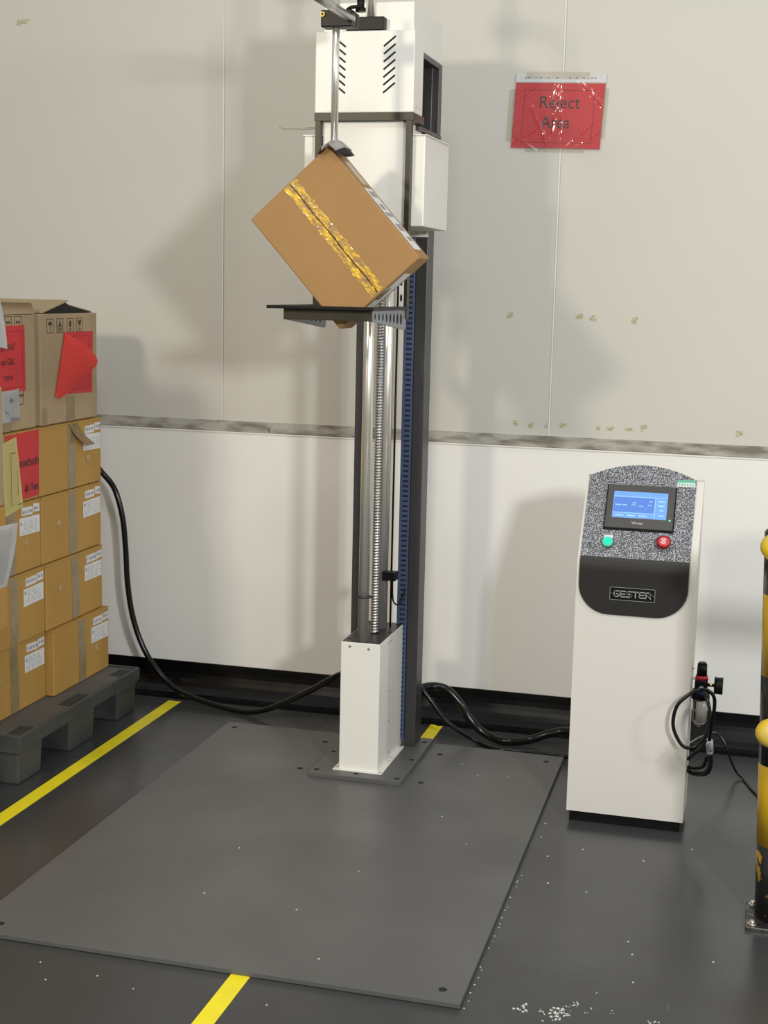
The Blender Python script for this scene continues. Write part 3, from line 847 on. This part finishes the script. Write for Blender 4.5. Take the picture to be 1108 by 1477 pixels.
# ------------------------------------------------------------------ stacked cartons
def carton(label, xr, y0, y1, z0, h, w=.34, kind='small', seed=0, rot=0.0, group='cartons stacked on the pallet', tape_y=None,
           lab=True, patch=True, tear=False, mats='carton'):
    dy = y1 - y0
    t = thing('carton', label, 'carton', (xr - w / 2, (y0 + y1) / 2, z0), group, rot=(0, 0, rot))
    r = random.Random(seed)
    mb = MB()
    hx, hy = w / 2, dy / 2
    # slightly bulged walls
    def wall(u, v, a, b, n, bulge):
        p = a[0] + (a[1] - a[0]) * u, b[0] + (b[1] - b[0]) * v
        return p, bulge * math.sin(PI * u) * math.sin(PI * v)
    mb.box(-hx, hx, -hy, hy, .001, h - .002, .004, seg=3)
    build('carton_body', mb, mats, t, local=True)
    fl = MB().box(-hx - .001, hx + .0015, -hy - .001, -.0008, h - .006, h - .001, .0008).box(-hx - .001, hx + .0015, .0008, hy + .001, h - .0062, h - .0012, .0008)
    if kind == 'small':
        build('top_flap', fl, mats, t, local=True)
    else:
        fl.bm.free()
    ty = 0.0 if tape_y is None else tape_y
    if kind == 'small':
        tp = MB().grid(lambda u, v: (hx + .0006 + .0004 * math.sin(u * 9 + v * 23), ty - .026 + u * .052 + .002 * math.sin(v * 5), .003 + v * (h - .004)), 6, 16)
        build('tape_strip', tp, 'tape', t, local=True)
    if lab:
        yl = hy - .008
        for nm, (a, b, zl, zh) in (('small_label', (yl - .115, yl - .045, h - .046, h - .020)), ('small_label', (yl - .040, yl, h - .042, h - .016)),
                                   ('shipping_label', (yl - .128, yl, h - .108, h - .052))):
            sk_ = r.uniform(-.004, .004)
            l_ = build(nm, MB().prism([(hx + .0006, a, zl + sk_), (hx + .0006, b, zl), (hx + .0006, b, zh), (hx + .0006, a, zh + sk_)], (.0006, 0, 0)), 'paper', t, local=True)
            pr = MB()
            if nm == 'small_label':
                x = a + .005
                while x < b - .008:
                    ww = r.uniform(.002, .009)
                    pr.box(hx + .0012, hx + .0015, x, x + ww, zl + .008, zh - .008)
                    x += ww + r.uniform(.002, .006)
            else:
                for k in range(6):
                    x = a + .008 + (.018 if k > 1 else 0)
                    while x < b - .02:
                        ww = r.uniform(.006, .03)
                        pr.box(hx + .0012, hx + .0015, x, min(x + ww, b - .008), zl + .008 + k * .007, zl + .0095 + k * .007)
                        x += ww + r.uniform(.006, .02)
                pr.box(hx + .0012, hx + .0015, a + .006, a + .016, zl + .034, zl + .044)
            build('label_print', pr, 'greyink', l_, local=True)
    if patch:
        pz, py = h * r.uniform(.52, .60), r.uniform(-.135, -.10) + (.02 if lab else 0)
        if seed % 3 == 1:
            py = hy - .10
            pz = h * .42
        ww, hh = r.uniform(.012, .020), r.uniform(.013, .020)
        pts = [(hx + .0005, py + ww * math.cos(k * PI / 5) * r.uniform(.5, 1.15), pz + hh * math.sin(k * PI / 5) * r.uniform(.5, 1.15)) for k in range(10)]
        build('torn_patch', MB().prism(pts, (.0012, 0, 0)), 'torn', t, local=True)
    return t


ZL = [.150, .375, .600, .825, 1.050]
names = ['bottom', 'second', 'third', 'fourth']
G1 = 'small brown cartons in the pallet stack'
back_labels = ['brown carton at the bottom of the rear column, beside the pallet end nearest the wall',
               'brown carton second from bottom in the rear column',
               'brown carton third from bottom in the rear column, below the peeling tape',
               'brown carton with peeling tape, directly under the big open carton']
front_labels = ['brown carton at the bottom of the front column, left of the rear one',
                'brown carton second from bottom in the front column, at left frame edge',
                'brown carton in the front column with torn corner, under the yellow sheet',
                'brown carton in the front column with red and yellow sheets stuck on']
backs, fronts = [], []
for i in range(4):
    xb = (-2.222, -2.236, -2.240, -2.240)[i]
    y0 = (-.698, -.716, -.732, -.742)[i]
    y1 = (-.290, -.308, -.306, -.302)[i]
    backs.append(carton(back_labels[i], xb, y0, y1, ZL[i], .2245, seed=10 + i, group=G1))
    xf = (-2.250, -2.240, -2.241, -2.240)[i]
    y1f = (-.704, -.722, -.738, -.748)[i]
    fronts.append(carton(front_labels[i], xf, -1.112 if i else -1.108, y1f, ZL[i], .2245, seed=20 + i, group=G1,
                         lab=i < 3, patch=i < 3))
# peeling tape on the fourth rear carton
hx = .17
pt = MB().grid(lambda u, v: (hx + .002 + .034 * v * v + .004 * math.sin(u * PI), -.020 + u * .062 + .062 * v, .221 - .088 * v + .012 * v * v), 4, 14)
pt.solid(.0006)
build('peeling_tape', pt, 'torn', backs[3], local=True)['label'] = 'peeled flap of packing tape hanging off the carton'
# torn corner of the third front carton
tf = MB().prism([(hx + .001, -.17, .20), (hx + .03, -.135, .165), (hx + .002, -.10, .19), (hx + .001, -.115, .222)], (.002, 0, 0))
build('torn_corner', tf, 'carton', fronts[2], local=True)

# red and yellow sheets on the fourth front carton (local +X face)
f4 = fronts[3]
dy4 = (-.748 + 1.118)
yc4 = (-.748 - 1.118) / 2
def L4(y, z): return (hx, y - yc4, z - ZL[3])
rs = build('red_sheet', MB().prism([(hx + .001, -.96 - yc4, .005), (hx + .001, -.752 - yc4, .012), (hx + .001, -.749 - yc4, .222), (hx + .001, -.955 - yc4, .218)], (.0008, 0, 0)), 'redpaper', f4, local=True)
rs['label'] = 'red paper sheet with black lettering'
def TX(y, z, off=.0022, tilt=0.0, hx_=.17): return frame((hx_ + off, y, z), (0, math.cos(tilt), math.sin(tilt)), (0, -math.sin(tilt), math.cos(tilt)), (1, 0, 0))
text('sheet_lettering', 'ของตัวอย่า', .033, 'ink', rs, TX(-.752 - yc4, .122), align='RIGHT', bold=.0006, local=True, sx=.85)
text('sheet_lettering', 'สุ่ม Test', .032, 'ink', rs, TX(-.757 - yc4, .042), align='RIGHT', bold=.0006, local=True, sx=.85)
ys = build('yellow_sheet', MB().grid(lambda u, v: (hx + .004 + .008 * v, -.985 - yc4 + u * .090 + .022 * v * u, .196 + .016 * u - .225 * v + .004 * v * u), 8, 12).solid(.0006), 'yelpaper', f4, local=True)
ys['label'] = 'pale yellow paper sheet'
yb = MB()
for (ya, yb_, za, zb) in ((-.945, -.944, .0, .165), (-.905, -.904, .03, .11), (-.945, -.915, .163, .165), (-.905, -.88, .0, .0018)):
    yb.box(hx + .0125, hx + .0130, ya - yc4, yb_ - yc4, za, zb)
build('sheet_border', yb, 'ink', ys, local=True)

# big open cartons on top
def big(label, xr, y0, y1, seed):
    t = carton(label, xr, y0, y1, ZL[4], .362, kind='big', seed=seed, lab=False, patch=False, group='large open cartons on top of the stack', mats='carton_grey', w=.42)
    return t
b5 = big('large greyish carton with lifted flap and curled red sheet, top rear of stack', -2.252, -.703, -.302, 31)
f5 = big('large greyish carton with red and white sheets, top front of stack', -2.256, -1.10, -.728, 32)
hx5 = .21
for t, dyy in ((b5, .401), (f5, .372)):
    hyy = dyy / 2
    if t is b5:
        fl = MB().prism([(hx5 - .005, -hyy + .03, .363), (hx5 - .001, -.005, .400), (-hx5, -.005, .400), (-hx5, -hyy + .03, .363)], (0, 0, .004))
        fl.prism([(hx5 - .02, hyy - .004, .362), (hx5 - .02, .015, .388), (-hx5, .015, .388), (-hx5, hyy - .004, .362)], (0, 0, .004))
        build('top_flap', fl, 'carton_grey', t, local=True)
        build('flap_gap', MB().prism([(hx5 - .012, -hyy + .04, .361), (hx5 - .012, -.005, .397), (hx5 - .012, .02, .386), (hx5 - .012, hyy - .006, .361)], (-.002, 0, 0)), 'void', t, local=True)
    else:
        fl = MB().prism([(hx5 - .002, hyy, .362), (hx5 - .03, hyy + .03, .392), (-hx5, hyy + .03, .392), (-hx5, hyy, .362)], (0, .003, .003))
        fl.box(-hx5, hx5, -hyy, hyy, .361, .366, .001)
        build('top_flap', fl, 'carton_grey', t, local=True)
    build('tape_strip', MB().box(hx5, hx5 + .0007, -.03, .03, .002, .085), 'tape', t, local=True)
    build('tape_strip', MB().box(hx5, hx5 + .0007, -hyy + .004, -hyy + .04, .002, .06), 'tape', t, local=True)

# care symbols printed on the rear big carton
def sym(kind, y, z, w=.044, h=.046, parent=b5):
    """umbrella, hands, arrow, glass inside a frame on local +X face"""
    x = hx5 + .0004
    m = MB()
    def q(pts): m.prism([(x, y + a, z + b) for a, b in pts], (.0004, 0, 0))
    def r(a0, a1, b0, b1): q([(a0, b0), (a1, b0), (a1, b1), (a0, b1)])
    w2, h2, k = w / 2, h / 2, .0017
    r(-w2, w2, -h2, -h2 + k); r(-w2, w2, h2 - k, h2); r(-w2, -w2 + k, -h2, h2); r(w2 - k, w2, -h2, h2)
    if kind == 'umbrella':
        q([(.013 * math.cos(PI * i / 10), .002 + .012 * math.sin(PI * i / 10)) for i in range(11)])
        r(-.0008, .0008, -.015, .004); r(-.0008, .005, -.0165, -.015)
    elif kind == 'hands':
        q([(.0035 * math.cos(PI * i / 6), .012 + .0035 * math.sin(PI * i / 6)) for i in range(12)])
        q([(-.007, -.004), (.007, -.004), (.005, .008), (-.005, .008)])
        q([(-.015, -.002), (-.012, .004), (-.012, -.004), (-.003, -.012), (-.004, -.018), (-.008, -.018), (-.010, -.012)])
        q([(.015, -.002), (.010, -.012), (.008, -.018), (.004, -.018), (.003, -.012), (.012, -.004), (.012, .004)])
    elif kind == 'arrow':
        q([(-.011, .004), (.011, .004), (0, .018)]); r(-.006, .006, -.007, .004); r(-.009, .009, -.012, -.010); r(-.009, .009, -.017, -.0145)
    elif kind == 'glass':
        q([(-.011, .016), (-.004, .016), (-.001, .009), (.002, .016), (.011, .016), (.007, .002), (.002, -.001), (-.002, -.001), (-.007, .002)])
        r(-.001, .001, -.014, 0); r(-.007, .007, -.017, -.014)
    elif kind == 'pallet':
        r(-.012, -.003, 0, .008); r(.003, .012, 0, .008)
    return build('care_symbol', m, 'ink', parent, local=True)
ycb = (-.703 - .302) / 2
for k, yy in zip(('umbrella', 'hands', 'arrow', 'glass'), (-.636, -.570, -.498, -.430)):
    sym(k, yy - ycb, 1.3715 - ZL[4])
ycf = (-1.10 - .728) / 2
sym('pallet', -.835 - ycf, 1.383 - ZL[4], parent=f5)
sym('pallet', -.895 - ycf, 1.383 - ZL[4], parent=f5)

# red sheets on the big cartons
rb = build('red_sheet', MB().prism([(hx5 + .001, -.555 - ycb, .095), (hx5 + .001, -.345 - ycb, .090), (hx5 + .001, -.335 - ycb, .298), (hx5 + .001, -.545 - ycb, .299)], (.0007, 0, 0)), 'redpaper', b5, local=True)
rb['label'] = 'red paper sheet lying flat on the carton'
bd = MB()
for (a, b, c, d) in ((-.53, -.366, .106, .1072), (-.53, -.366, .283, .2842), (-.367, -.3658, .106, .284)):
    bd.box(hx5 + .0017, hx5 + .002, a - ycb, b - ycb, c, d)
build('sheet_border', bd, 'redink', rb, local=True)
A0, B0 = Vector((-.545, 1.348)), Vector((-.617, 1.140))
edge = [A0, Vector((-.525, 1.340)), Vector((-.49, 1.325)), Vector((-.45, 1.308)), Vector((-.41, 1.285)), Vector((-.385, 1.262)), Vector((-.378, 1.247)), Vector((-.386, 1.234)),
        Vector((-.41, 1.222)), Vector((-.44, 1.206)), Vector((-.48, 1.187)), Vector((-.52, 1.165)), Vector((-.555, 1.148)), Vector((-.585, 1.136)), B0]
def curl(u, v):
    f = u * (len(edge) - 1)
    i = min(int(f), len(edge) - 2)
    e = edge[i].lerp(edge[i + 1], f - i)
    h0 = A0.lerp(B0, u)
    p = h0.lerp(e, v)
    wd = (e - h0).length
    return (hx5 + .006 + wd * .19 * math.sin(min(v, 1) * PI * .62), p.x - ycb, p.y - ZL[4])
cs = MB().grid(curl, 28, 14).solid(.0006)
cr_ = build('curled_sheet', cs, 'redpaper_lit', b5, local=True)
cr_['label'] = 'red paper sheet curling away from the carton, lit tone painted in'
yx = MB()
rf = build('red_sheet', MB().prism([(hx5 + .001, -1.02 - ycf, .122), (hx5 + .001, -.795 - ycf, .123), (hx5 + .001, -.797 - ycf, .327), (hx5 + .001, -1.02 - ycf, .327)], (.0007, 0, 0)), 'redpaper', f5, local=True)
rf['label'] = 'red paper sheet with a thin black border'
bd = MB()
for (a, b, c, d) in ((-1.01, -.812, .136, .1372), (-1.01, -.812, .308, .3092), (-.8132, -.812, .136, .309)):
    bd.box(hx5 + .0017, hx5 + .002, a - ycf, b - ycf, c, d)
bd.box(hx5 + .0017, hx5 + .002, -1.0 - ycf, -.855 - ycf, .2525, .2537)
build('sheet_border', bd, 'redink', rf, local=True)
text('sheet_lettering', 'ลูกการณ"', .026, 'ink', rf, TX(-.857 - ycf, .263, hx_=hx5), align='RIGHT', local=True, sx=.85)
text('sheet_lettering', 'ute GSA', .030, 'ink', rf, TX(-.866 - ycf, .216, hx_=hx5), align='RIGHT', local=True, sx=.75)
text('sheet_lettering', 'ราชาย', .026, 'ink', rf, TX(-.875 - ycf, .168, hx_=hx5), align='RIGHT', local=True, sx=.85)
wn = build('white_note', MB().grid(lambda u, v: (hx5 + .002 + .006 * math.sin(u * PI), -.95 - ycf + u * .112, .128 - v * .098 + u * .004), 6, 6).solid(.0006), 'paper', f5, local=True)
wn['label'] = 'white handwritten note stuck below the red sheet'
hw = MB()
for pts in ([(-.905, .10), (-.902, .092), (-.898, .105), (-.894, .09)], [(-.888, .10), (-.885, .094)], [(-.938, .072), (-.932, .062), (-.922, .064), (-.918, .055)],
            [(-.905, .040), (-.893, .046), (-.886, .039), (-.874, .045), (-.866, .040), (-.848, .042)], [(-.90, .036), (-.872, .037), (-.850, .035)]):
    hw.tube([(hx5 + .0095, a - ycf, b) for a, b in pts], .0007, 5, 3)
build('handwriting', hw, 'ink', wn, local=True)
sym('pallet', -.823 - ycf, .105, w=.03, h=.05, parent=f5)

# third column at the left edge of the frame, on the near pallet
G3 = 'large cartons at the left frame edge'
carton('large brown carton at left frame edge, lowest of the near column', -2.224, -1.62, -1.20, .15, .36, kind='big', seed=41, lab=False, patch=False, group=G3)
c2 = carton('large brown carton at left frame edge with white sheet hanging down', -2.100, -1.62, -1.20, .51, .362, kind='big', seed=42, lab=False, patch=False, group=G3, mats='carton')
carton('large greyish carton at left frame edge, beside the yellow sheet', -2.104, -1.62, -1.20, .872, .345, kind='big', seed=43, lab=False, patch=False, group=G3, mats='carton_grey')
c4 = carton('large carton at left frame edge, topmost with white paper sticking out', -2.135, -1.62, -1.20, 1.217, .345, kind='big', seed=44, lab=False, patch=False, group=G3, mats='carton_grey')
hc = .17
wp = build('white_sheet', MB().grid(lambda u, v: (hc + .001 + .036 * v + .01 * math.sin(v * 3) + .012 * u * v, .05 + u * .16, .335 - .20 * v - .03 * u * v), 8, 12).solid(.0007), 'paper', c4, local=True)
wp['label'] = 'white paper sheet hanging at the carton edge'
wp2 = build('white_sheet', MB().grid(lambda u, v: (hc + .003 + .036 * (1 - v) * u + .004 * math.sin(v * 4), -.02 + u * .228, .316 - .19 * v), 8, 12).solid(.0007), 'paper', c2, local=True)
wp2['label'] = 'large white paper sheet hanging at the carton edge'

# ------------------------------------------------------------------ guard rail
gd = thing('guard_rail', 'yellow and black striped guard post with yellow rails at right frame edge', 'guard rail', (.11, -1.39, 0))
PX, PY, PR, LEAN = .108, -1.385, .057, -.036
build('base_plate', MB().box(.030, .190, -1.47, -1.315, 0, .010, .0015), 'worn_steel', gd)
for (x, y) in ((.046, -1.452), (.046, -1.335)):
    build('anchor_bolt', MB().cyl((x, y, .010), (x, y, .013), .0105, seg=18).cyl((x, y, .013), (x, y, .020), .0065, seg=6), 'screw', gd)
bands = [(.010, .201, 'bpost_worn'), (.201, .403, 'ypost'), (.403, .622, 'bpost'), (.622, .821, 'ypost'), (.821, .965, 'bpost')]
for a, b, m_ in bands:
    build('post_band', MB().cyl((PX + LEAN * a, PY, a), (PX + LEAN * b, PY, b), PR, seg=40), m_, gd)
build('post_cap', MB().sphere((PX + LEAN * .965, PY, .965), PR, (1, 1, .35)), 'bpost', gd)
for z in (.500, .945):
    x0 = PX + LEAN * z - .020
    build('rail', MB().cyl((x0, PY - PR - .030, z), (1.6, PY - PR - .030, z), .037, seg=32)
          .sphere((x0, PY - PR - .030, z), .037, (1.25, 1, 1), useg=24), 'yrail', gd)

# ------------------------------------------------------------------ sign on the wall
sg = thing('wall_sign', 'red paper sign in a clear sleeve on the wall', 'sign', (-.724, 0, 2.09))
ang = -0.021
Ts = frame((-.7245, .0028, 2.0925), (math.cos(ang), 0, math.sin(ang)), (-math.sin(ang) + .0, 0, math.cos(ang)), (0, -1, 0))
Ts = Ts @ Matrix(((1, .03, 0, 0), (0, 1, 0, 0), (0, 0, 1, 0), (0, 0, 0, 1)))
rp = build('red_page', MB().box(-.1485, .1485, -.105, .105, 0, .0006, T=Ts), 'redpaper', sg)
bd = MB()
for (a, b, c, d) in ((-.117, .117, .0815, .083), (-.117, .117, -.087, -.0855), (-.117, -.1155, -.087, .083), (.1155, .117, -.087, .083)):
    bd.box(a, b, c, d, .0006, .0009, T=Ts)
build('page_border', bd, 'redink', rp)
text('page_lettering', 'Reject', .058, 'ink', rp, Ts @ Matrix.Translation((.002, .042, .001)), sx=.93)
text('page_lettering', 'Area', .058, 'ink', rp, Ts @ Matrix.Translation((-.006, -.022, .001)), sx=.85)


def creases(u, v):
    x, y = -.155 + .310 * u, -.112 + .246 * v
    h = .0035
    for k, (px, py, a, w, amp) in enumerate(((0.0, .115, -1.65, .006, .0028), (.005, .115, -1.5, .004, .0022), (-.01, .115, -1.83, .005, .0026), (-.03, .115, -2.2, .006, .002),
                                             (.05, .12, -.75, .005, .0028), (.07, .12, -.85, .005, .0024), (-.05, .12, -2.45, .006, .0024), (-.07, .115, -2.6, .005, .0022),
                                             (-.15, -.06, -.55, .007, .002), (.03, -.105, .75, .007, .002), (.06, -.105, .6, .006, .0018), (-.1, .05, -1.1, .008, .003), (-.15, -.1, .6, .006, .002))):
        dx, dy = x - px, y - py
        t = dx * math.cos(a) + dy * math.sin(a)
        n = -dx * math.sin(a) + dy * math.cos(a)
        if 0 < t < .2:
            h += amp * max(0, 1 - abs(n) / w) * math.sin(PI * min(t / .2, 1))
    return Ts @ Vector((x, y, h))


build('plastic_sleeve', MB().grid(creases, 110, 80, smooth=False), 'sleeve', sg)
pb = MB().box(-.15, .15, .108, .134, .0002, .0008, T=Ts)
hp = build('punched_strip', pb, 'paper', sg)
hp['label'] = 'white punched strip along the top of the sleeve'
for k, x in enumerate((-.118, -.106, -.066, -.042, -.012, .030, .052, .075, .102, .114)):
    build('punch_hole', MB().cyl(Ts @ Vector((x, .122, .0006)), Ts @ Vector((x, .122, .0011)), .0032, seg=12), 'greyink', hp)
build('clear_tape', MB().box(-.115, .095, .118, .142, .0012, .0016, T=Ts).box(-.168, -.145, -.085, .085, .0012, .0016, T=Ts).box(.145, .162, -.07, .09, .0012, .0016, T=Ts)
      .box(-.10, .10, -.118, -.100, .0012, .0016, T=Ts), 'cleartape', sg)

# ------------------------------------------------------------------ adhesive residue on the wall
def residue(x, z, w, h, seed, label, m_='resid', group='yellowed tape residue on the wall'):
    r = random.Random(seed)
    mb = MB()
    y = .0061 if z > 1.0 else 0
    for k in range(5):
        a, b = r.uniform(-w * .36, w * .36), r.uniform(-h * .36, h * .36)
        ww, hh = r.uniform(.16, .34) * w, r.uniform(.14, .34) * h
        pts = [(-ww, -hh * r.uniform(.5, 1)), (0, -hh), (ww, -hh * r.uniform(.6, 1.1)), (ww * r.uniform(.6, 1), 0), (ww, hh), (0, hh * r.uniform(.5, 1)), (-ww, hh * r.uniform(.7, 1)), (-ww * .7, 0)]
        mb.prism([(x + a + p, y, z + b + q) for p, q in pts], (0, -.0003 - .00005 * k, 0))
    return single('adhesive_mark', mb, m_, label, 'tape mark', (x, .006, z), group)


up_l = ['yellowed tape mark alone at the left end of the upper row', 'square yellowed tape mark in the upper row, left one of the close pair',
        'square yellowed tape mark in the upper row, right one of the close pair', 'ragged yellowed tape mark at the right end of the upper row']
for i, (x, z) in enumerate([(-.860, 1.436), (-.624, 1.438), (-.581, 1.434), (-.436, 1.429)]):
    residue(x, z, .024, .022, 50 + i, up_l[i])
lo_l = ['yellowed tape mark at the left end of the lower row above the wall joint', 'faint yellowed tape mark second in the lower row', 'tiny yellowed tape mark beside the seam in the lower row',
        'ragged yellowed tape mark just right of the seam, lower row', 'small torn tape mark fifth from left in the lower row', 'wide yellowed tape mark sixth from left in the lower row',
        'wide yellowed tape mark above the cabinet, second last of its cluster', 'square yellowed tape mark closing the lower row cluster', 'flat yellowed tape mark far right, near the guard post']
for i, (x, z, w) in enumerate([(-.830, 1.068, .024), (-.776, 1.063, .024), (-.724, 1.063, .010), (-.668, 1.065, .024), (-.542, 1.063, .018), (-.502, 1.063, .030), (-.441, 1.064, .030), (-.390, 1.069, .022), (-.082, 1.065, .028)]):
    residue(x, z, w, .026 if i in (0, 7) else .018, 60 + i, lo_l[i])
residue(-2.690, 2.440, .045, .022, 80, 'brownish scuff mark high on the wall at upper left', 'resid')
single('wall_scratch', MB().tube([(-1.70, .006, 2.066), (-1.685, .006, 2.058), (-1.64, .006, 2.057), (-1.60, .006, 2.056), (-1.56, .006, 2.058)], .0013, 6)
       .tube([(-1.60, .006, 2.060), (-1.58, .006, 2.062), (-1.565, .006, 2.06)], .0016, 6), 'wallmark',
       'thin brown scratch on the wall left of the machine head', 'scratch', (-1.63, .006, 2.057))

# ------------------------------------------------------------------ paint chips on the floor
ch = MB()
def flake(x, y, s, z=0.0):
    n = 5
    a0 = rnd.uniform(0, PI)
    e = rnd.uniform(.5, 1)
    pts = []
    for i in range(n):
        t = 2 * PI * i / n
        a, b = s * math.cos(t) * rnd.uniform(.6, 1.1), s * e * math.sin(t) * rnd.uniform(.6, 1.1)
        pts.append((x + a * math.cos(a0) - b * math.sin(a0), y + a * math.sin(a0) + b * math.cos(a0), z))
    ch.prism(pts, (0, 0, .0012))
for (x, y, s, n) in ((-.421, -2.008, .010, 4), (-.385, -2.011, .007, 2), (-.361, -2.008, .012, 5), (-.339, -2.008, .012, 6), (-.327, -1.978, .006, 2), (-.318, -1.960, .006, 3), (-.282, -1.964, .004, 1),
                     (-.293, -1.987, .004, 1), (-.279, -1.898, .004, 1), (-.238, -1.969, .003, 1), (-.148, -1.99, .007, 3), (-.124, -1.906, .003, 1)):
    for k in range(n * 3):
        flake(x + rnd.gauss(0, s * 1.0), y + rnd.gauss(0, s * 1.3), rnd.uniform(.18, .7) * s * .75)
for (x, y) in [(-.121, -.99), (-.236, -1.619), (-.221, -1.683), (-.206, -1.82), (-.037, -1.664), (-.54, -.926), (-.535, -1.033), (-.497, -1.164), (-.47, -1.341), (-.366, -1.367), (-.243, -1.114), (-.411, -1.085)]:
    flake(x, y, .0035)
for i in range(22):
    t = i / 21
    flake(-.546 + .006 * rnd.random() - .002 * t, -2.05 + t * .75 + rnd.uniform(-.02, .02), rnd.uniform(.001, .003))
for (x, y) in [(-1.62, -2.12), (-1.5, -2.13), (-1.35, -2.15), (-1.25, -2.18), (-1.45, -2.2), (-.95, -2.16), (-1.7, -2.2)]:
    flake(x, y, .0028)
for (x, y) in [(-1.30, -1.40), (-1.28, -1.70), (-.80, -.62), (-.87, -.53), (-.83, -1.0), (-.95, -1.45), (-.72, -1.18), (-1.03, -1.72), (-.90, -1.95), (-.71, -.60)]:
    flake(x, y, .0028, .0131)
dbr = single('paint_chips', ch, 'chip', 'pale paint chips and grit scattered on the floor in front of the cabinet', 'debris', (-.35, -2.0, 0))
dbr['kind'] = 'stuff'
